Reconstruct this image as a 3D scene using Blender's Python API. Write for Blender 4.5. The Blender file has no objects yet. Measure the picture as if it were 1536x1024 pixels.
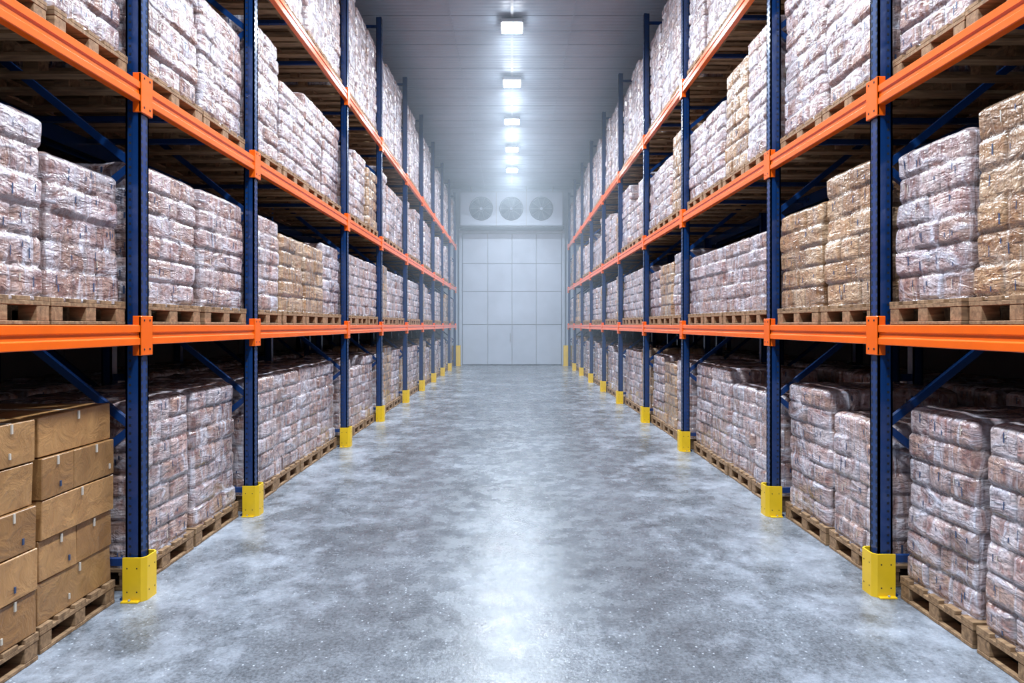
import bpy, math, random
from mathutils import Vector, noise
random.seed(7)
scene = bpy.context.scene
H_EYE = 1.70

# ---------------------------------------------------------------- materials
def new_mat(name):
    m = bpy.data.materials.new(name); m.use_nodes = True
    nt = m.node_tree
    return m, nt, nt.nodes['Principled BSDF'], nt.nodes['Material Output']

def N(nt, typ, **kw):
    n = nt.nodes.new(typ)
    for k, v in kw.items():
        setattr(n, k, v)
    return n

def ramp(nt, stops, interp='LINEAR', src=None):
    r = nt.nodes.new('ShaderNodeValToRGB')
    r.color_ramp.interpolation = interp
    els = r.color_ramp.elements
    while len(els) < len(stops): els.new(0.5)
    for e, (p, c) in zip(els, stops):
        e.position = p
        e.color = (c[0], c[1], c[2], 1) if isinstance(c, tuple) else (c, c, c, 1)
    if src: nt.links.new(src, r.inputs[0])
    return r

def mapping(nt, scale=(1, 1, 1), rot=(0, 0, 0), rnd=False, coord='Object'):
    tc = nt.nodes.new('ShaderNodeTexCoord')
    src = tc.outputs[coord]
    if rnd:
        oi = nt.nodes.new('ShaderNodeObjectInfo')
        mul = N(nt, 'ShaderNodeMath', operation='MULTIPLY'); mul.inputs[1].default_value = 37.0
        nt.links.new(oi.outputs['Random'], mul.inputs[0])
        add = N(nt, 'ShaderNodeVectorMath', operation='ADD')
        nt.links.new(src, add.inputs[0]); nt.links.new(mul.outputs[0], add.inputs[1])
        src = add.outputs[0]
    mp = nt.nodes.new('ShaderNodeMapping')
    mp.inputs['Scale'].default_value = scale
    mp.inputs['Rotation'].default_value = rot
    nt.links.new(src, mp.inputs['Vector'])
    return mp.outputs['Vector']

def noise_tex(nt, vec, scale, detail=4, rough=0.55, dist=0.0, typ=None):
    n = nt.nodes.new('ShaderNodeTexNoise')
    if typ: n.noise_type = typ
    n.inputs['Scale'].default_value = scale
    n.inputs['Detail'].default_value = detail
    n.inputs['Roughness'].default_value = rough
    n.inputs['Distortion'].default_value = dist
    nt.links.new(vec, n.inputs['Vector'])
    return n.outputs[0]

def mixc(nt, fac, a, b, blend='MIX'):
    m = nt.nodes.new('ShaderNodeMix'); m.data_type = 'RGBA'; m.blend_type = blend
    for sock, v in ((m.inputs[0], fac), (m.inputs[6], a), (m.inputs[7], b)):
        if isinstance(v, bpy.types.NodeSocket): nt.links.new(v, sock)
        elif isinstance(v, tuple): sock.default_value = (*v, 1)
        else: sock.default_value = v
    return m.outputs[2]

def mth(nt, op, a, b=None):
    n = N(nt, 'ShaderNodeMath', operation=op)
    for i, v in enumerate((a, b)):
        if v is None: continue
        if isinstance(v, bpy.types.NodeSocket): nt.links.new(v, n.inputs[i])
        else: n.inputs[i].default_value = v
    return n.outputs[0]

def bump(nt, h, strength, dist, bsdf):
    b = nt.nodes.new('ShaderNodeBump')
    b.inputs['Strength'].default_value = strength
    b.inputs['Distance'].default_value = dist
    nt.links.new(h, b.inputs['Height'])
    nt.links.new(b.outputs[0], bsdf.inputs['Normal'])
    return b

def paint(name, col, rough=0.35, var=0.25, spec=0.5):
    m, nt, b, o = new_mat(name)
    v = mapping(nt)
    n = noise_tex(nt, v, 3.0, 3, 0.65)
    r = ramp(nt, [(0.3, tuple(c*(1-var) for c in col)), (0.7, col)], src=n)
    nt.links.new(r.outputs[0], b.inputs['Base Color'])
    b.inputs['Roughness'].default_value = rough
    b.inputs['Specular IOR Level'].default_value = spec
    return m

M_ORANGE = paint('orange_enamel', (0.84, 0.120, 0.005), 0.22, 0.12, 0.6)
M_BLUE = paint('blue_enamel', (0.005, 0.034, 0.135), 0.22, 0.25, 0.6)
M_HOLE = paint('slot_shadow_steel', (0.002, 0.005, 0.014), 0.8, 0.1)
M_YELLOW = paint('yellow_enamel', (0.80, 0.50, 0.010), 0.38, 0.2)
M_STEEL = paint('galvanised_steel', (0.33, 0.35, 0.38), 0.35, 0.2)
M_DARK = paint('dark_plastic', (0.012, 0.016, 0.024), 0.5, 0.2)
M_LABEL = paint('blue_label', (0.04, 0.07, 0.15), 0.4, 0.3)
M_TAPE = paint('paper_tape', (0.55, 0.48, 0.40), 0.4, 0.15)

m, nt, b, o = new_mat('pallet_wood')
v = mapping(nt, (3, 22, 22), rnd=True)
n = noise_tex(nt, v, 1.6, 4, 0.6, 0.6)
r = ramp(nt, [(0.25, (0.09, 0.048, 0.022)), (0.5, (0.22, 0.125, 0.06)), (0.8, (0.38, 0.24, 0.125))], src=n)
nt.links.new(r.outputs[0], b.inputs['Base Color'])
b.inputs['Roughness'].default_value = 0.8
bump(nt, n, 0.4, 0.004, b)
M_WOOD = m

m, nt, b, o = new_mat('corrugated_cardboard')
at = nt.nodes.new('ShaderNodeVertexColor'); at.layer_name = 'col'
n = noise_tex(nt, mapping(nt, rnd=True), 7.0, 5, 0.65, 0.8)
r = ramp(nt, [(0.3, (0.66, 0.60, 0.54)), (0.6, (1, 1, 1))], src=n)
c = mixc(nt, 0.85, at.outputs['Color'], r.outputs[0], 'MULTIPLY')
nt.links.new(c, b.inputs['Base Color'])
b.inputs['Roughness'].default_value = 0.34
bump(nt, n, 0.6, 0.020, b)
M_CARD = m

# shrink wrapped skin: contents colour (vertex attribute) showing through clouded film, whose white streaks also paint in highlights
def wrap(name, blotch, white, cover):
    m, nt, b, o = new_mat(name)
    at = nt.nodes.new('ShaderNodeVertexColor'); at.layer_name = 'col'
    vr = mapping(nt, rnd=True)
    n1 = noise_tex(nt, vr, 11.0, 3, 0.6, 0.4)
    r1 = ramp(nt, [(0.38, blotch), (0.54, (1, 1, 1))], src=n1)
    cont = mixc(nt, 1.0, at.outputs['Color'], r1.outputs[0], 'MULTIPLY')
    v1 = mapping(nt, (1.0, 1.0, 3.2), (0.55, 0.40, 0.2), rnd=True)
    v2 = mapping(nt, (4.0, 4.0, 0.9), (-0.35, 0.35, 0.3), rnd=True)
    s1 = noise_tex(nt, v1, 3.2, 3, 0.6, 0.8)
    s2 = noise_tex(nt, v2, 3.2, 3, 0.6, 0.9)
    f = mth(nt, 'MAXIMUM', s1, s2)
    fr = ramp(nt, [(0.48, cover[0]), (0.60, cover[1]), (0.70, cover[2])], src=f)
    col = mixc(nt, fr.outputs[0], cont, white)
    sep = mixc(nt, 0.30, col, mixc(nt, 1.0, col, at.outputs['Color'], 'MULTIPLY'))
    nt.links.new(sep, b.inputs['Base Color'])
    b.inputs['Roughness'].default_value = 0.20
    b.inputs['Specular IOR Level'].default_value = 0.9
    b.inputs['Coat Weight'].default_value = 0.6
    b.inputs['Coat Roughness'].default_value = 0.09
    h = mth(nt, 'ADD', s1, s2)
    med = noise_tex(nt, mapping(nt, (1, 1, 1.8), (0.3, 0.2, 0), rnd=True), 15.0, 2, 0.55, 1.2)
    h = mth(nt, 'ADD', h, mth(nt, 'MULTIPLY', med, 0.45))
    bump(nt, h, 1.0, 0.024, b)
    return m
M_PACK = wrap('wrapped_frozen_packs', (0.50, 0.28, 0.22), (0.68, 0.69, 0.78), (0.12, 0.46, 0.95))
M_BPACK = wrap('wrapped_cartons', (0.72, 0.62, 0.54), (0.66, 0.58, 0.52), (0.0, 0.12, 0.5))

# floor
m, nt, b, o = new_mat('polished_concrete')
v = mapping(nt)
big = noise_tex(nt, mapping(nt, (0.8, 0.8, 1)), 1.1, 6, 0.6)
med = noise_tex(nt, v, 5.0, 6, 0.75)
fin = noise_tex(nt, v, 55.0, 3, 0.75)
r1 = ramp(nt, [(0.32, (0.095, 0.102, 0.114)), (0.50, (0.138, 0.150, 0.168)), (0.68, (0.195, 0.212, 0.238))], src=big)
r2 = ramp(nt, [(0.35, 0.62), (0.65, 1.12)], src=med)
c = mixc(nt, 0.8, r1.outputs[0], r2.outputs[0], 'MULTIPLY')
r3 = ramp(nt, [(0.38, 0.5), (0.6, 1.1)], src=fin)
c = mixc(nt, 0.9, c, r3.outputs[0], 'MULTIPLY')
sx = nt.nodes.new('ShaderNodeSeparateXYZ'); tc = nt.nodes.new('ShaderNodeTexCoord')
nt.links.new(tc.outputs['Object'], sx.inputs[0])
ab = mth(nt, 'ABSOLUTE', sx.outputs[0])
mrg = N(nt, 'ShaderNodeMapRange'); nt.links.new(ab, mrg.inputs[0])
mrg.inputs[1].default_value = 0.5; mrg.inputs[2].default_value = 2.4
mrg.inputs[3].default_value = -0.08; mrg.inputs[4].default_value = 0.11
fr = noise_tex(nt, mapping(nt, (1, 0.9, 1)), 1.8, 10, 0.78, 0.1)
ad = mth(nt, 'ADD', fr, mrg.outputs[0])
r4 = ramp(nt, [(0.50, 0.0), (0.74, 0.7)], src=ad)
c = mixc(nt, r4.outputs[0], c, (0.42, 0.45, 0.51))
vo = nt.nodes.new('ShaderNodeTexVoronoi'); vo.inputs['Scale'].default_value = 20
nt.links.new(v, vo.inputs['Vector'])
r5 = ramp(nt, [(0.06, 0.8), (0.13, 0.0)], src=vo.outputs['Distance'])
c = mixc(nt, r5.outputs[0], c, (0.5, 0.53, 0.58))
nt.links.new(c, b.inputs['Base Color'])
r6 = ramp(nt, [(0.35, 0.13), (0.62, 0.36)], src=med)
nt.links.new(r6.outputs[0], b.inputs['Roughness'])
b.inputs['Specular IOR Level'].default_value = 0.45
mm = mixc(nt, 0.5, med, fin)
bump(nt, mm, 0.40, 0.009, b)
M_FLOOR = m

def panelmat(name, col, rough=0.45, ribs=0.0, axis='Y'):
    m, nt, b, o = new_mat(name)
    v = mapping(nt)
    n = noise_tex(nt, v, 0.8, 4, 0.6)
    r = ramp(nt, [(0.3, tuple(x*0.8 for x in col)), (0.7, col)], src=n)
    nt.links.new(r.outputs[0], b.inputs['Base Color'])
    b.inputs['Roughness'].default_value = rough
    if ribs:
        w = nt.nodes.new('ShaderNodeTexWave'); w.bands_direction = axis
        w.inputs['Scale'].default_value = ribs
        nt.links.new(v, w.inputs['Vector'])
        bump(nt, w.outputs['Fac'], 0.5, 0.010, b)
    return m
M_CEIL = panelmat('ribbed_ceiling_steel', (0.27, 0.32, 0.38), 0.42, 2.6, 'Y')
M_WALL = panelmat('insulated_panel', (0.42, 0.47, 0.56), 0.4)
M_SIDE = panelmat('side_panel', (0.07, 0.075, 0.09), 0.6)
M_DOOR = panelmat('door_panel', (0.45, 0.50, 0.59), 0.35)

m, nt, b, o = new_mat('lamp_lens')
b.inputs['Base Color'].default_value = (1, 1, 1, 1)
b.inputs['Emission Color'].default_value = (0.86, 0.93, 1, 1)
b.inputs['Emission Strength'].default_value = 60
M_LENS = m

# ---------------------------------------------------------------- mesh builder
def _template():
    corners = [(x, y, z) for x in (-1, 1) for y in (-1, 1) for z in (-1, 1)]
    idx = {c: i for i, c in enumerate(corners)}
    vid = lambda c, a: idx[c]*3+a
    faces = []
    for a in range(3):
        o1, o2 = [i for i in range(3) if i != a]
        for s in (-1, 1):
            f = []
            for p, q in ((-1, -1), (1, -1), (1, 1), (-1, 1)):
                c = [0, 0, 0]; c[a] = s; c[o1] = p; c[o2] = q
                f.append(vid(tuple(c), a))
            faces.append(f)
    for cax in range(3):
        a, bb = [i for i in range(3) if i != cax]
        for sa in (-1, 1):
            for sb in (-1, 1):
                c0 = [0, 0, 0]; c0[a] = sa; c0[bb] = sb; c0[cax] = -1
                c1 = list(c0); c1[cax] = 1
                faces.append([vid(tuple(c0), a), vid(tuple(c0), bb), vid(tuple(c1), bb), vid(tuple(c1), a)])
    for c in corners:
        faces.append([vid(c, 0), vid(c, 1), vid(c, 2)])
    pts = []
    for c in corners:
        for a in range(3):
            pts.append(Vector([c[i]*(1.0 if i == a else 0.8) for i in range(3)]))
    out = []
    for f in faces:
        p = [pts[i] for i in f]
        cen = sum(p, Vector())/len(p)
        nn = (p[1]-p[0]).cross(p[2]-p[0])
        out.append(f if nn.dot(cen) > 0 else f[::-1])
    return corners, out
CORN, TFACES = _template()

class MB:
    def __init__(s):
        s.v = []; s.f = []; s.m = []; s.c = []; s.sm = []; s.mats = []
    def mi(s, mat):
        if mat not in s.mats: s.mats.append(mat)
        return s.mats.index(mat)
    def face(s, f, mat, col=(1, 1, 1), smooth=False):
        s.f.append(f); s.m.append(s.mi(mat)); s.c.append(col); s.sm.append(smooth)
    def quad(s, pts, mat, col=(1, 1, 1)):
        b = len(s.v); s.v += [tuple(p) for p in pts]; s.face(list(range(b, b+len(pts))), mat, col)
    def box(s, x0, x1, y0, y1, z0, z1, mat, col=(1, 1, 1)):
        if x0 > x1: x0, x1 = x1, x0
        if y0 > y1: y0, y1 = y1, y0
        b = len(s.v)
        s.v += [(x0, y0, z0), (x1, y0, z0), (x1, y1, z0), (x0, y1, z0), (x0, y0, z1), (x1, y0, z1), (x1, y1, z1), (x0, y1, z1)]
        for f in ((0, 3, 2, 1), (4, 5, 6, 7), (0, 1, 5, 4), (1, 2, 6, 5), (2, 3, 7, 6), (3, 0, 4, 7)):
            s.face([b+i for i in f], mat, col)
    def cbox(s, x0, x1, y0, y1, z0, z1, mat, bev=0.005, col=(1, 1, 1), jit=0.0, rot=0.0):
        if x0 > x1: x0, x1 = x1, x0
        if y0 > y1: y0, y1 = y1, y0
        b = len(s.v)
        c = Vector(((x0+x1)/2, (y0+y1)/2, (z0+z1)/2)); h = ((x1-x0)/2, (y1-y0)/2, (z1-z0)/2)
        cr, sr = math.cos(rot), math.sin(rot)
        for cc in CORN:
            j = [random.uniform(-jit, jit) for _ in range(3)] if jit else (0, 0, 0)
            for a in range(3):
                p = [cc[i]*(h[i]-(0 if i == a else bev))+j[i] for i in range(3)]
                s.v.append((c[0]+p[0]*cr-p[1]*sr, c[1]+p[0]*sr+p[1]*cr, c[2]+p[2]))
        for f in TFACES: s.face([b+i for i in f], mat, col)
    def beam(s, p0, p1, w, h, mat):
        p0, p1 = Vector(p0), Vector(p1); d = (p1-p0).normalized()
        up = Vector((0, 1, 0)) if abs(d.y) < 0.9 else Vector((0, 0, 1))
        a = d.cross(up).normalized()*w/2; u = up*h/2
        b = len(s.v)
        for p in (p0, p1):
            for x, y in ((-1, -1), (1, -1), (1, 1), (-1, 1)): s.v.append(tuple(p+a*x+u*y))
        for f in ((0, 3, 2, 1), (4, 5, 6, 7), (0, 1, 5, 4), (1, 2, 6, 5), (2, 3, 7, 6), (3, 0, 4, 7)):
            s.face([b+i for i in f], mat)
    def extrude_y(s, prof, y0, y1, mat, sgn=1):
        b = len(s.v); n = len(prof)
        for y in (y0, y1):
            for x, z in prof: s.v.append((x, y, z))
        for i in range(n):
            j = (i+1) % n
            f = [b+i, b+j, b+n+j, b+n+i]
            s.face(f if sgn > 0 else f[::-1], mat)
        c0 = [b+i for i in range(n)][::-1]; c1 = [b+n+i for i in range(n)]
        s.face(c0 if sgn > 0 else c0[::-1], mat); s.face(c1 if sgn > 0 else c1[::-1], mat)
    def cyl(s, c, r, y0, y1, mat, seg=32, axis='Y', smooth=True):
        b = len(s.v)
        for t in (y0, y1):
            for i in range(seg):
                a = 2*math.pi*i/seg
                u, w = r*math.cos(a), r*math.sin(a)
                s.v.append((c[0]+u, t, c[1]+w) if axis == 'Y' else (c[0]+u, c[1]+w, t))
        for i in range(seg):
            j = (i+1) % seg
            f = [b+i, b+j, b+seg+j, b+seg+i]
            s.face(f[::-1] if axis == 'Y' else f, mat, smooth=smooth)
        c0 = [b+i for i in range(seg)]; c1 = [b+seg+i for i in range(seg)]
        s.face(c0 if axis == 'Y' else c0[::-1], mat); s.face(c1[::-1] if axis == 'Y' else c1, mat)
    def torus(s, c, R, r, y, mat, seg=40, ss=8):
        b = len(s.v)
        for i in range(seg):
            a = 2*math.pi*i/seg
            for k in range(ss):
                t = 2*math.pi*k/ss
                rr = R+r*math.cos(t)
                s.v.append((c[0]+rr*math.cos(a), y+r*math.sin(t), c[1]+rr*math.sin(a)))
        for i in range(seg):
            for k in range(ss):
                i2 = (i+1) % seg; k2 = (k+1) % ss
                s.face([b+i*ss+k, b+i*ss+k2, b+i2*ss+k2, b+i2*ss+k], mat, smooth=True)
    def mesh(s, name):
        me = bpy.data.meshes.new(name)
        me.from_pydata(s.v, [], s.f)
        for mt in s.mats: me.materials.append(mt)
        me.polygons.foreach_set('material_index', s.m)
        me.polygons.foreach_set('use_smooth', s.sm)
        ca = me.color_attributes.new('col', 'FLOAT_COLOR', 'CORNER')
        arr = []
        for f, c in zip(s.f, s.c):
            if isinstance(c, list):
                for q in c: arr += [q[0], q[1], q[2], 1.0]
            else:
                arr += [c[0], c[1], c[2], 1.0]*len(f)
        ca.data.foreach_set('color', arr)
        me.update()
        return me
    def obj(s, name, parent=None):
        ob = bpy.data.objects.new(name, s.mesh(name))
        scene.collection.objects.link(ob)
        if parent: ob.parent = parent
        return ob

# ---------------------------------------------------------------- room shell
CEIL = 7.47; YB = 26.6; YF = -3.0; XW = 5.15
f = MB(); f.box(-XW, XW, YF, YB, -0.15, 0.0, M_FLOOR); f.obj('floor')
c = MB(); c.box(-XW, XW, YF, YB, CEIL, CEIL+0.12, M_CEIL)
y = YF+0.3
while y < YB:
    c.box(-XW, XW, y, y+0.014, CEIL-0.008, CEIL+0.01, M_CEIL); y += 0.60
for x in (-3.4, -1.15, 1.15, 3.4):
    c.box(x-0.010, x+0.010, YF, YB, CEIL-0.012, CEIL+0.01, M_CEIL)
c.obj('ceiling')
w = MB(); w.box(-XW, XW, YB, YB+0.15, 0, CEIL, M_WALL)
for x in (-4.2, -3.0, 3.0, 4.2): w.box(x-0.01, x+0.01, YB-0.01, YB, 0, CEIL, M_STEEL)
w.obj('wall_back')
w = MB(); w.box(-XW, XW, YF-0.15, YF, 0, CEIL, M_WALL); w.obj('wall_front')
for nm, s in (('wall_left', -1), ('wall_right', 1)):
    w = MB(); w.box(s*XW, s*(XW+0.15), YF, YB, 0, CEIL, M_SIDE)
    y = YF+1.0
    while y < YB:
        w.box(s*(XW-0.008), s*XW, y, y+0.02, 0, CEIL, M_SIDE); y += 1.15
    w.obj(nm)

d = MB()
xs = [-2.1, -1.03, 0.0, 1.03, 2.1]; zs = [0.01, 1.70, 3.1, 4.28, 5.55]
for i in range(4):
    for j in range(4):
        d.cbox(xs[i]+0.011, xs[i+1]-0.011, YB-0.11, YB-0.03, zs[j]+0.011, zs[j+1]-0.011, M_DOOR, 0.012)
d.box(-2.1, 2.1, YB-0.080, YB-0.002, 0.01, 5.55, M_STEEL)
d.cbox(-0.09, -0.05, YB-0.16, YB-0.11, 1.0, 1.35, M_STEEL, 0.008)
d.obj('door_1')
t = MB()
t.cbox(-2.24, -2.11, YB-0.14, YB-0.002, 0, 5.66, M_WALL, 0.01)
t.cbox(2.11, 2.24, YB-0.14, YB-0.002, 0, 5.66, M_WALL, 0.01)
t.cbox(-2.24, 2.24, YB-0.16, YB-0.002, 5.56, 5.68, M_STEEL, 0.01)
t.obj('trim_1')

# evaporator cooler with three fans
cool = bpy.data.objects.new('evaporator_cooler', None); scene.collection.objects.link(cool)
k = MB()
ZC = 6.49; R = 0.47; yF = 25.85; FX = (-1.27, -0.03, 1.21)
k.cbox(-2.15, 2.10, yF+0.10, YB-0.01, 5.80, 7.18, M_WALL, 0.02)
edges = [-2.17, (FX[0]+FX[1])/2, (FX[1]+FX[2])/2, 2.12]
for i, cx in enumerate(FX):
    x0, x1 = edges[i], edges[i+1]; z0, z1 = 5.78, 7.2
    angs = sorted([2*math.pi*q/48 for q in range(48)] +
                  [math.atan2(zz-ZC, xx-cx) % (2*math.pi) for xx in (x0, x1) for zz in (z0, z1)])
    seg = len(angs); b0 = len(k.v)
    for a in angs:
        ca, sa = math.cos(a), math.sin(a)
        k.v.append((cx+R*ca, yF, ZC+R*sa))
        tx = ((x1-cx) if ca > 0 else (x0-cx))/ca if abs(ca) > 1e-6 else 1e9
        tz = ((z1-ZC) if sa > 0 else (z0-ZC))/sa if abs(sa) > 1e-6 else 1e9
        tt = min(tx, tz); k.v.append((cx+tt*ca, yF, ZC+tt*sa))
        k.v.append((cx+R*ca, yF+0.09, ZC+R*sa))
    for q in range(seg):
        p = (q+1) % seg
        k.face([b0+q*3, b0+p*3, b0+p*3+1, b0+q*3+1], M_WALL)
        k.face([b0+q*3, b0+q*3+2, b0+p*3+2, b0+p*3], M_DARK)
k.box(-2.17, 2.12, yF, yF+0.12, 5.76, 5.80, M_STEEL)
k.box(-2.17, 2.12, yF, yF+0.12, 7.16, 7.20, M_STEEL)
k.box(-2.17, -2.13, yF, yF+0.12, 5.78, 7.2, M_STEEL); k.box(2.08, 2.12, yF, yF+0.12, 5.78, 7.2, M_STEEL)
for x in edges[1:3]: k.box(x-0.012, x+0.012, yF-0.006, yF+0.01, 5.8, 7.16, M_STEEL)
k.box(-2.20, 2.15, yF-0.06, YB-0.02, 5.70, 5.76, M_DARK)
for x in (-1.7, 0.6, 1.7): k.box(x-0.02, x+0.02, 26.1, 26.14, 7.18, CEIL-0.02, M_STEEL)
k.obj('housing', cool)
for n_, cx in enumerate(FX):
    g = MB()
    g.cyl((cx, ZC), R*0.99, yF+0.092, yF+0.098, M_HOLE, 40)
    g.cyl((cx, ZC), 0.10, yF+0.0, yF+0.09, M_DARK, 24)
    for bl in range(7):
        a = 2*math.pi*bl/7+0.2*n_
        def P(r, da, yy): return (cx+r*math.cos(a+da), yy, ZC+r*math.sin(a+da))
        g.quad([P(0.09, -0.35, yF+0.075), P(0.43, -0.05, yF+0.08), P(0.43, 0.42, yF+0.03), P(0.09, 0.4, yF+0.03)], M_DARK)
    for rr in (0.13, 0.24, 0.35, R): g.torus((cx, ZC), rr, 0.004 if rr < R else 0.024, yF-0.012, M_DARK, 40, 6)
    for q in range(10):
        a = math.pi*2*q/10
        g.beam((cx+0.05*math.cos(a), yF-0.012, ZC+0.05*math.sin(a)), (cx+R*math.cos(a), yF-0.012, ZC+R*math.sin(a)), 0.005, 0.005, M_STEEL)
    g.cyl((cx, ZC), 0.06, yF-0.03, yF-0.005, M_WALL, 20)
    g.obj('fan_%d' % (n_+1), cool)

# ---------------------------------------------------------------- racks
UY = {-1: [1.20, 3.92, 5.63, 8.78, 11.08, 13.75, 16.2, 18.6, 21.0, 23.4, 25.7],
      1: [1.26, 3.98, 5.62, 8.48, 10.95, 13.55, 16.0, 18.5, 21.0, 23.4, 25.7]}
TOPS = [H_EYE, H_EYE+1.50, H_EYE+3.25]
BH = 0.125
UPZ = 7.12
def rack(s, name):
    U = UY[s]
    k = MB()
    def upright(xa, y, holes):
        x0, x1 = s*xa, s*(xa+0.095)
        w = 0.046
        t = 0.012
        k.box(x0, x0+s*t, y-w, y+w, 0.012, UPZ, M_BLUE)
        k.box(x0, x0+s*0.045, y-w, y-w+t, 0.012, UPZ, M_BLUE)
        k.box(x0, x0+s*0.045, y+w-t, y+w, 0.012, UPZ, M_BLUE)
        k.box(x0+s*0.045, x1, y-w+0.010, y-w+0.022, 0.012, UPZ, M_BLUE)
        k.box(x0+s*0.045, x1, y+w-0.022, y+w-0.010, 0.012, UPZ, M_BLUE)
        k.box(x0+s*0.03, x0+s*0.048, y-w+0.002, y+w-0.002, 0.012, UPZ, M_BLUE)
        k.box(x1-s*t, x1, y-w+0.010, y-0.016, 0.012, UPZ, M_BLUE)
        k.box(x1-s*t, x1, y+0.016, y+w-0.010, 0.012, UPZ, M_BLUE)
        k.box(x0-s*0.025, x1+s*0.025, y-0.055, y+0.055, 0.0, 0.012, M_BLUE)
        if holes:
            z = 0.10
            while z < UPZ-0.05:
                for yy in (y-0.024, y+0.024):
                    k.box(x0-s*0.0012, x0+s*0.001, yy-0.006, yy+0.006, z, z+0.028, M_HOLE)
                k.box(x0+s*0.060, x0+s*0.075, y-w+0.0085, y-w+0.0105, z+0.02, z+0.034, M_HOLE)
                z += 0.05 if y < 9 else 0.10
    FR = ((2.30, 3.36), (3.57, 4.63))
    for r_i, (a, bq) in enumerate(FR):
        for y in U:
            upright(a, y, r_i == 0); upright(bq, y, False)
            z = 0.25; flip = False
            xa, xb = s*(a+0.08), s*(bq+0.015)
            while z < UPZ-0.9:
                p, q = (xa, xb) if flip else (xb, xa)
                k.beam((p, y, z), (q, y, z+0.80), 0.045, 0.03, M_BLUE)
                z += 0.82; flip = not flip
            k.beam((xa, y, 0.22), (xb, y, 0.22), 0.045, 0.03, M_BLUE)
            k.beam((xa, y, UPZ-0.15), (xb, y, UPZ-0.15), 0.045, 0.03, M_BLUE)
        for top in TOPS:
            for i in range(len(U)-1):
                y0, y1 = U[i]+0.046, U[i+1]-0.046
                for xa, dr in ((a-0.012, 1), (bq+0.107, -1)):
                    mt = M_ORANGE if (r_i == 0 and dr == 1) else M_BLUE  # rear beams get dark blue colour in place of shade inside the rack
                    X = lambda d: s*(xa+dr*d)
                    prof = [(X(0.004), top-BH), (X(0), top-BH+0.004), (X(0), top-0.085), (X(0.009), top-0.077), (X(0.009), top-0.052),
                            (X(0), top-0.044), (X(0), top-0.006), (X(0.006), top), (X(0.05), top), (X(0.05), top-BH)]
                    k.extrude_y(prof, y0, y1, mt, 1 if s*dr < 0 else -1)
                for fy in (0.33, 0.67):
                    yy = y0+(y1-y0)*fy
                    k.box(s*(a+0.04), s*(bq+0.055), yy-0.02, yy+0.02, top-0.045, top-0.008, M_BLUE)
            for y in U:
                for xa, dr in ((a-0.018, 1), (bq+0.113, -1)):
                    mt = M_ORANGE if (r_i == 0 and dr == 1) else M_BLUE
                    X = lambda d: s*(xa+dr*d)
                    k.cbox(X(0), X(0.017), y-0.062, y+0.062, top-0.19, top+0.055, mt, 0.004)
                    for sy in (-1, 1):
                        k.cbox(X(0), X(0.055), y+sy*0.050, y+sy*0.062, top-0.19, top+0.055, mt, 0.003)
                        if dr == 1 and r_i == 0:
                            for dz in (0.03, -0.15):
                                k.cbox(X(-0.003), X(0.002), y+sy*0.03-0.005, y+sy*0.03+0.005, top+dz-0.008, top+dz+0.004, M_HOLE, 0.001)
    for y in U:
        for z in (1.2, 3.6, 6.2): k.box(s*3.455, s*3.57, y-0.02, y+0.02, z, z+0.06, M_BLUE)
    return k.obj(name)
rack(-1, 'pallet_rack'); rack(1, 'pallet_rack')

# yellow upright guards
def guard_mesh():
    k = MB()
    H = 0.27; t = 0.010; w = 0.076; d = 0.138; ch = 0.026
    out = [(d, -w), (ch, -w), (0, -w+ch), (0, w-ch), (ch, w), (d, w)]
    inn = [(d, -w+t), (ch+0.004, -w+t), (t, -w+ch+0.005), (t, w-ch-0.005), (ch+0.004, w-t), (d, w-t)]
    b = len(k.v); n = len(out)
    for z in (0.0, H):
        for p in out: k.v.append((p[0], p[1], z))
        for p in inn: k.v.append((p[0], p[1], z))
    for i in range(n-1):
        k.face([b+i+1, b+i, b+2*n+i, b+2*n+i+1], M_YELLOW)
        k.face([b+n+i, b+n+i+1, b+3*n+i+1, b+3*n+i], M_YELLOW)
        k.face([b+2*n+i, b+3*n+i, b+3*n+i+1, b+2*n+i+1], M_YELLOW)
    for i in (0, n-1): k.face([b+i, b+n+i, b+3*n+i, b+2*n+i], M_YELLOW)
    for s in (-1, 1):
        k.cbox(0.03, 0.138, s*(w-0.002), s*(w+0.024), 0, 0.010, M_YELLOW, 0.002)
        k.cyl((0.09, s*(w+0.012)), 0.007, 0.010, 0.019, M_STEEL, 8, 'Z')
    for z in (0.06, 0.205):
        for yy in (-0.030, 0.030):
            k.cbox(-0.001, 0.002, yy-0.004, yy+0.004, z-0.004, z+0.004, M_HOLE, 0.0005)
            for s in (-1, 1): k.cbox(0.08+yy-0.004, 0.08+yy+0.004, s*w-0.001, s*w+0.001, z-0.004, z+0.004, M_HOLE, 0.0003)
    return k.mesh('upright_guard')
gm = guard_mesh()
for s in (-1, 1):
    for y in UY[s][:-1]:
        ob = bpy.data.objects.new('upright_guard', gm); scene.collection.objects.link(ob)
        ob.location = (s*2.252, y, 0)
        ob.rotation_euler = (0, 0, 0 if s > 0 else math.pi)
    k = MB()
    k.cbox(-0.17, 0.17, -0.02, 0.02, 0, 0.85, M_YELLOW, 0.008)
    k.cbox(-0.17, -0.13, 0.02, 0.20, 0, 0.85, M_YELLOW, 0.006)
    k.cbox(0.13, 0.17, 0.02, 0.20, 0, 0.85, M_YELLOW, 0.006)
    k.cbox(-0.2, 0.2, -0.03, 0.22, 0, 0.012, M_YELLOW, 0.003)
    ob = k.obj('end_guard'); ob.location = (s*2.30, 25.86, 0)

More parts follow.
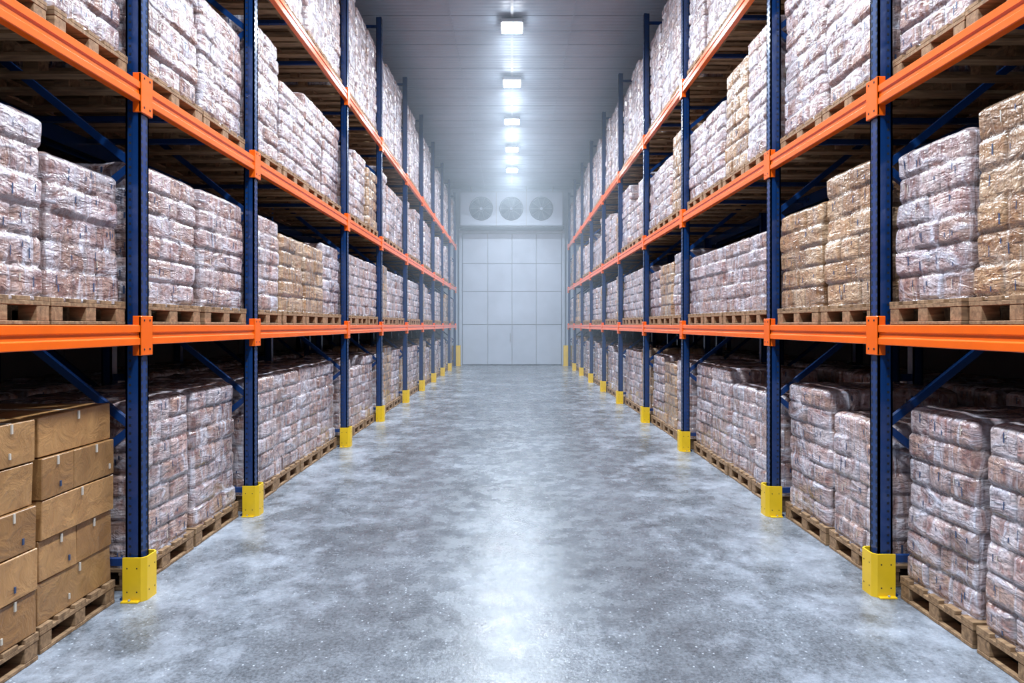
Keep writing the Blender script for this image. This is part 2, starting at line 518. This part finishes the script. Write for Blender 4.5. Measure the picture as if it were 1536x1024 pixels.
# ---------------------------------------------------------------- pallet loads
PW, PD = 0.74, 1.06       # y width, x depth
def add_pallet(k):
    hw = PW/2
    for i in range(5):
        yc = -hw+0.055+i*(PW-0.11)/4
        k.cbox(-PD/2, PD/2, yc-0.055, yc+0.055, 0.118, 0.14, M_WOOD, 0.002)
    for xc in (-PD/2+0.05, 0, PD/2-0.05):
        k.cbox(xc-0.05, xc+0.05, -hw, hw, 0.096, 0.118, M_WOOD, 0.002)
        for yc in (-hw+0.055, 0, hw-0.055):
            k.cbox(xc-0.048, xc+0.048, yc-0.05, yc+0.05, 0.02, 0.096, M_WOOD, 0.003)
    for yc in (-hw+0.055, 0, hw-0.055):
        k.cbox(-PD/2, PD/2, yc-0.05, yc+0.05, 0.0, 0.02, M_WOOD, 0.002)
    for xc in (-PD/2+0.05, PD/2-0.05):
        k.cbox(xc-0.048, xc+0.048, -hw+0.1, hw-0.1, 0.001, 0.019, M_WOOD, 0.002)

PAL = {
    'white': [(0.50, 0.34, 0.29), (0.54, 0.42, 0.39), (0.42, 0.25, 0.18), (0.46, 0.28, 0.20), (0.58, 0.49, 0.48), (0.36, 0.20, 0.135), (0.52, 0.38, 0.35)],
    'brown': [(0.44, 0.27, 0.145), (0.50, 0.32, 0.18), (0.38, 0.22, 0.115), (0.54, 0.37, 0.23)],
    'carton': [(0.34, 0.175, 0.065), (0.38, 0.20, 0.078), (0.30, 0.15, 0.055)],
}
def load_mesh(style, n, seed):
    random.seed(seed*101+n*7+len(style))
    k = MB(); add_pallet(k)
    lh = {'white': 0.149, 'brown': 0.160, 'carton': 0.216}[style]
    nx, ny = {'white': (4, 3), 'brown': (4, 3), 'carton': (3, 2)}[style]
    hx, hy = PD/2-0.035, PW/2-0.030
    if style == 'carton': hx, hy = PD/2-0.01, PW/2-0.012
    z0 = 0.142
    if style == 'carton':
        for L in range(n):
            ox, oy = random.uniform(-0.012, 0.012), random.uniform(-0.008, 0.008)
            one = (L % 2 == seed % 2)
            gx = 2*hx/nx
            ys = [-hy, hy] if one else [-hy, random.uniform(-0.10, 0.10), hy]
            for i in range(nx):
                for j in range(len(ys)-1):
                    col = random.choice(PAL[style]); q = random.uniform(0.82, 1.12)
                    col = tuple(min(1, c*q) for c in col)
                    x0 = -hx+i*gx+ox+0.002; x1 = x0+gx-0.004
                    y0 = ys[j]+oy+0.002; y1 = ys[j+1]+oy-0.002
                    zz0 = z0+L*lh+0.002; zz1 = zz0+lh-0.004
                    k.cbox(x0, x1, y0, y1, zz0, zz1, M_CARD, 0.004, col, 0.004, random.uniform(-0.012, 0.012))
                    e = 0.008
                    ym = (y0+y1)/2+random.uniform(-0.03, 0.03)
                    for xx, sg in ((x0, -1), (x1, 1)):
                        if (i == 0 and sg < 0) or (i == nx-1 and sg > 0):
                            k.box(xx+sg*0.001, xx+sg*e, ym-0.006, ym+0.006, zz1-0.05, zz1-0.004, M_TAPE)
                            if random.random() < 0.7:
                                yl = random.uniform(y0+0.03, y1-0.06)
                                k.box(xx+sg*0.001, xx+sg*e, yl, yl+0.010, zz0+0.04, zz0+0.07, M_LABEL if random.random() < 0.5 else M_TAPE)
                    xm = (x0+x1)/2
                    for yy, sg in ((y0, -1), (y1, 1)):
                        if (j == 0 and sg < 0) or (j == len(ys)-2 and sg > 0):
                            k.box(xm-0.006, xm+0.006, yy+sg*0.001, yy+sg*e, zz1-0.05, zz1-0.004, M_TAPE)
                    if L == n-1: k.box(x0+0.01, x1-0.01, ym-0.018, ym+0.018, zz1-0.001, zz1+0.002, M_TAPE)
        return k.mesh('cardboard_box_pallet')
    off = []; drift = [0, 0]
    for L in range(n):
        drift[0] += random.uniform(-0.004, 0.004); drift[1] += random.uniform(-0.003, 0.003)
        off.append((drift[0]+random.uniform(-0.008, 0.008), drift[1]+random.uniform(-0.006, 0.006)))
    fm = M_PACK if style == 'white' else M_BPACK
    def pick():
        c = random.choice(PAL[style]); q = random.uniform(0.82, 1.1)
        return tuple(min(1, x*q) for x in c)
    cols = [[[pick() for _ in range(5)] for _ in range(4)] for _ in range(n)]
    bulk = [[[random.uniform(-0.008, 0.010) for _ in range(5)] for _ in range(4)] for _ in range(n)]
    topc = [[pick() for _ in range(4)] for _ in range(5)]
    rc = 0.032
    ax, ay = hx+0.004, hy+0.004
    per = []
    def line(p, q, nr, nn, side):
        for i in range(nn):
            t = i/nn; per.append((p[0]+(q[0]-p[0])*t, p[1]+(q[1]-p[1])*t, nr[0], nr[1], side))
    def arc(cx, cy, a0, side, nn=5):
        for i in range(nn):
            a = a0+math.pi/2*i/nn; per.append((cx+rc*math.cos(a), cy+rc*math.sin(a), math.cos(a), math.sin(a), side))
    line((ax, -ay+rc), (ax, ay-rc), (1, 0), 56, 0); arc(ax-rc, ay-rc, 0, 0)
    line((ax-rc, ay), (-ax+rc, ay), (0, 1), 70, 1); arc(-ax+rc, ay-rc, math.pi/2, 1)
    line((-ax, ay-rc), (-ax, -ay+rc), (-1, 0), 56, 2); arc(-ax+rc, -ay+rc, math.pi, 2)
    line((-ax+rc, -ay), (ax-rc, -ay), (0, -1), 70, 3); arc(ax-rc, -ay+rc, 1.5*math.pi, 3)
    np_ = len(per); b = len(k.v); VS = 12; rows = n*VS
    sd = seed*13.7+n
    vcol = []
    for r_ in range(rows+1):
        z = z0-0.02+(n*lh+0.025)*r_/rows
        Lf = min(n-0.001, max(0, (z-z0)/lh)); L = int(Lf); t = Lf-L
        ox, oy = off[L]
        if t > 0.88 and L < n-1:
            w_ = (t-0.88)/0.24; ox = ox*(1-w_)+off[L+1][0]*w_; oy = oy*(1-w_)+off[L+1][1]*w_
        if t < 0.12 and L > 0:
            w_ = 0.5-t/0.24; ox = ox*(1-w_)+off[L-1][0]*w_; oy = oy*(1-w_)+off[L-1][1]*w_
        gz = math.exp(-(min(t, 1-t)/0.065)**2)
        cx_, cy_ = (nx, ny) if L % 2 == 0 else (nx-1, ny-1)
        for (px, py, nx_, ny_, side) in per:
            if side in (0, 2): u = (py+hy)/(2*hy)*cy_; wd = 2*hy/cy_; cn = cy_
            else: u = (px+hx)/(2*hx)*cx_; wd = 2*hx/cx_; cn = cx_
            u = min(cn-0.001, max(0, u)); ci = int(u)
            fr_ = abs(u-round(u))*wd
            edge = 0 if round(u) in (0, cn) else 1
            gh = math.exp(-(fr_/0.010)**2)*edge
            q = Vector((px, py, z))
            tens = 0.68+0.5*noise.noise(q*2.3+Vector((7, sd, 0)))
            nz = 0.017*noise.noise(q*2.4+Vector((sd, 0, 0)))+0.004*noise.noise(Vector((px*8, py*8, z*14))+Vector((sd, 5, 0)))
            blk = bulk[L][side][ci]*(1-gz)*(1-gh)
            fu = min(1.0, fr_/0.06) if edge else 1.0
            pil = 0.004*min(1, min(t, 1-t)/0.18)*(0.5+0.5*fu)
            dd = 0.002-0.013*gz*tens-0.013*gh*tens+nz+blk+pil
            top_in = -0.018 if r_ == rows else (-0.004 if r_ == rows-1 else 0)
            if r_ <= 1: dd = 0.010+nz
            k.v.append((px+ox+nx_*(dd+top_in), py+oy+ny_*(dd+top_in), z))
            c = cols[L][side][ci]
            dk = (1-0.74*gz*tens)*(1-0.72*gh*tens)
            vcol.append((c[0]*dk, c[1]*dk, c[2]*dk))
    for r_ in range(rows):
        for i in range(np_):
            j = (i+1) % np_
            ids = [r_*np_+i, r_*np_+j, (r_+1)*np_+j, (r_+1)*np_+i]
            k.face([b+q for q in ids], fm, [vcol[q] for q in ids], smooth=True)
    for L in range(n):
        for side in range(4):
            cn = (ny if L % 2 == 0 else ny-1) if side in (0, 2) else (nx if L % 2 == 0 else nx-1)
            sidx = [i for i, p in enumerate(per) if p[4] == side and abs(abs(p[2])+abs(p[3])-1) < 1e-6]
            for ci in range(cn):
                for rep in range(3):
                    if random.random() > (0.7 if style == 'white' else 0.5): continue
                    rr = L*VS+random.randint(2, VS-5)+1
                    i0 = int(len(sidx)*(ci+random.uniform(0.15, 0.85))/cn)
                    if i0+2 >= len(sidx) or i0 < 1: continue
                    hgt = random.choice((2, 3, 4))
                    ia = sidx[i0]; ib = sidx[i0+1]
                    nrm = (per[ia][2]*0.003, per[ia][3]*0.003)
                    sh = random.uniform(0.4, 1.0)
                    A = Vector(k.v[b+rr*np_+ia]); B = Vector(k.v[b+rr*np_+ib]); D = Vector(k.v[b+(rr+hgt)*np_+ia]); C = Vector(k.v[b+(rr+hgt)*np_+ib])
                    B = A.lerp(B, sh); C = D.lerp(C, sh)
                    k.quad([(q.x+nrm[0], q.y+nrm[1], q.z) for q in (A, B, C, D)], M_LABEL if random.random() < 0.75 else M_TAPE)
    # top cap
    prev = b+rows*np_
    pc = [vcol[rows*np_+i] for i in range(np_)]
    zt = z0+n*lh+0.006
    for s_ in (0.90, 0.75, 0.6, 0.45, 0.3, 0.15):
        bb = len(k.v); nc = []
        for (px, py, _, _, _) in per:
            q = Vector((px*s_, py*s_, 0))
            k.v.append((px*s_+off[-1][0], py*s_+off[-1][1], zt+0.018*noise.noise(q*6+Vector((sd, 0, 3)))+0.006))
            nc.append(topc[int((px*s_+hx)/(2*hx)*3.99)][int((py*s_+hy)/(2*hy)*2.99)])
        for i in range(np_):
            j = (i+1) % np_
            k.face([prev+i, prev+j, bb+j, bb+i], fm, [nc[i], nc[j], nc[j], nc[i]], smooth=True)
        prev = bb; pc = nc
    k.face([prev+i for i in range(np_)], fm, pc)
    return k.mesh('wrapped_pallet_load' if style == 'white' else 'wrapped_carton_pallet')

CACHE = {}
def get(style, n, seed):
    key = (style, n, seed)
    if key not in CACHE: CACHE[key] = load_mesh(style, n, seed)
    return CACHE[key]

SPEC = {
 (-1,0,0,3):('carton',5), (-1,0,0,2):('carton',5), (-1,0,0,1):('carton',5), (-1,0,0,0):('carton',5),
 (-1,0,1,0):('white',7), (-1,0,1,1):('white',7), (-1,0,2,0):('white',7), (-1,0,2,1):('white',7), (-1,0,2,2):('white',7), (-1,0,2,3):('white',7),
 (-1,0,3,0):('white',7), (-1,0,3,1):('white',6), (-1,0,3,2):('white',7),
 (-1,1,0,3):('white',5), (-1,1,0,2):('white',6), (-1,1,1,0):('white',6), (-1,1,1,1):('white',6),
 (-1,1,2,0):('white',6), (-1,1,2,1):('brown',5), (-1,1,2,2):('brown',5), (-1,1,2,3):('white',6),
 (-1,2,0,3):('white',8), (-1,2,0,2):('white',8), (-1,2,1,0):('white',8), (-1,2,1,1):('white',6),
 (-1,2,2,0):('white',8), (-1,2,2,1):('white',6), (-1,2,2,2):('white',7), (-1,2,2,3):('white',7),
 (-1,2,3,0):('white',6), (-1,2,3,1):('white',7), (-1,2,3,2):('brown',6),
 (1,1,0,3):('white',6), (1,1,0,2):('brown',6), (1,1,0,1):('brown',6), (1,1,1,0):('brown',6), (1,1,1,1):('brown',5),
 (1,1,2,0):('white',5), (1,1,2,1):('white',5), (1,1,2,2):('white',5), (1,1,2,3):('white',5),
 (1,1,3,0):('white',6), (1,1,3,1):('brown',5), (1,1,3,2):('white',5),
 (1,0,0,3):('white',7), (1,0,0,2):('white',7), (1,0,1,0):('white',6), (1,0,1,1):('white',7),
 (1,0,2,0):('white',6), (1,0,2,1):('white',6), (1,0,2,2):('white',7), (1,0,2,3):('white',7),
 (1,0,3,0):('white',7), (1,0,3,1):('brown',6), (1,0,3,2):('white',7),
 (1,2,0,3):('white',7), (1,2,0,2):('white',8), (1,2,1,0):('white',8), (1,2,1,1):('white',8),
 (1,2,2,0):('white',8), (1,2,2,1):('brown',7), (1,2,2,2):('white',6), (1,2,2,3):('white',6),
 (1,2,3,0):('brown',7), (1,2,3,1):('white',6), (1,2,3,2):('white',6),
}
prng = random.Random(21)
names = {'white': 'wrapped_pallet_load', 'brown': 'wrapped_carton_pallet', 'carton': 'cardboard_box_pallet'}
for s in (-1, 1):
    U = UY[s]
    for lv in range(4):
        zb = 0.0 if lv == 0 else TOPS[lv-1]
        for bi in range(len(U)-1):
            y0, y1 = U[bi]+0.065, U[bi+1]-0.065
            cnt = 4 if bi in (0, 2) else (2 if bi == 1 else 3)
            pitch = (y1-y0)/cnt
            for kk in range(cnt):
                for row in (0, 1):
                    yc = y0+(kk+0.5)*pitch
                    opts = {0: [7, 7, 6, 7], 1: [5, 6, 6, 6], 2: [5, 6, 7, 8], 3: [10, 11, 10, 11]}[lv]
                    st = 'brown' if prng.random() < 0.20 else 'white'; n = prng.choice(opts)
                    if lv == 3: st = 'white'
                    if st == 'brown': n = min(n, 7)
                    if row == 0 and (s, lv, bi, kk) in SPEC: st, n = SPEC[(s, lv, bi, kk)]
                    if row == 1: st = 'white'; n = {0: 7, 1: 6, 2: 7, 3: 10}[lv]
                    seed = prng.choice((1, 2)) if (st == 'white' and n in (6, 7, 8, 10)) or st == 'carton' else 1
                    ob = bpy.data.objects.new(names[st], get(st, n, seed))
                    scene.collection.objects.link(ob)
                    xf = (2.405 if lv == 0 else 2.345) + (1.27 if row else 0) + prng.uniform(0, 0.03)
                    ob.location = (s*(xf+PD/2), yc, zb+0.001)
                    ob.rotation_euler = (0, 0, (math.pi if prng.random() < 0.5 else 0)+prng.uniform(-0.008, 0.008))
                    ob.scale = (1, min(1.12, (pitch-0.03)/PW), 1)

# ---------------------------------------------------------------- ceiling lamps
LY = [-1.85+2.74*i for i in range(10)]
for y in LY:
    k = MB()
    k.cbox(-0.21, 0.21, y-0.21, y+0.21, 7.32, 7.40, M_STEEL, 0.015)
    k.cbox(-0.195, 0.195, y-0.195, y+0.195, 7.290, 7.322, M_LENS, 0.01)
    for q in range(-3, 4): k.box(q*0.045-0.006, q*0.045+0.006, y-0.15, y+0.15, 7.40, 7.425, M_STEEL)
    k.box(-0.012, 0.012, y-0.012, y+0.012, 7.42, CEIL, M_STEEL)
    lamp = k.obj('ceiling_light')
    ld = bpy.data.lights.new('lamp_emitter', 'AREA'); ld.shape = 'SQUARE'; ld.size = 0.38
    ld.energy = 290; ld.color = (0.78, 0.89, 1.0); ld.spread = math.radians(150)
    lo = bpy.data.objects.new('lamp_emitter', ld); scene.collection.objects.link(lo)
    lo.location = (0, y, 7.280); lo.parent = lamp
k = MB(); k.box(-0.025, 0.025, YF+0.1, 25.6, CEIL-0.03, CEIL, M_STEEL)
k.obj('cable_conduit')

# ---------------------------------------------------------------- cold mist hanging in the far aisle
mm_ = bpy.data.materials.new('mist'); mm_.use_nodes = True
nt = mm_.node_tree
nt.nodes.remove(nt.nodes['Principled BSDF'])
vs = nt.nodes.new('ShaderNodeVolumeScatter')
vs.inputs['Color'].default_value = (0.82, 0.90, 1, 1); vs.inputs['Density'].default_value = 0.016
vs.inputs['Anisotropy'].default_value = 0.1
nt.links.new(vs.outputs[0], nt.nodes['Material Output'].inputs['Volume'])
k = MB(); k.box(-2.15, 2.15, 9.5, 25.2, 0.35, 7.11, mm_)
k.obj('cold_mist')

w = bpy.data.worlds.new('cold_store_air'); scene.world = w; w.use_nodes = True
nt = w.node_tree
bg = nt.nodes['Background']; bg.inputs[0].default_value = (0.02, 0.025, 0.03, 1); bg.inputs[1].default_value = 0.2

# ---------------------------------------------------------------- camera
cd = bpy.data.cameras.new('camera'); cam = bpy.data.objects.new('camera', cd)
scene.collection.objects.link(cam)
cam.location = (0, 0, H_EYE); cam.rotation_euler = (math.radians(90), 0, 0)
cd.sensor_width = 36; cd.lens = 940/1536*36; cd.shift_y = -25/1536
cd.clip_start = 0.05
scene.camera = cam
scene.view_settings.view_transform = 'Standard'
scene.view_settings.look = 'None'
scene.view_settings.exposure = 0.0
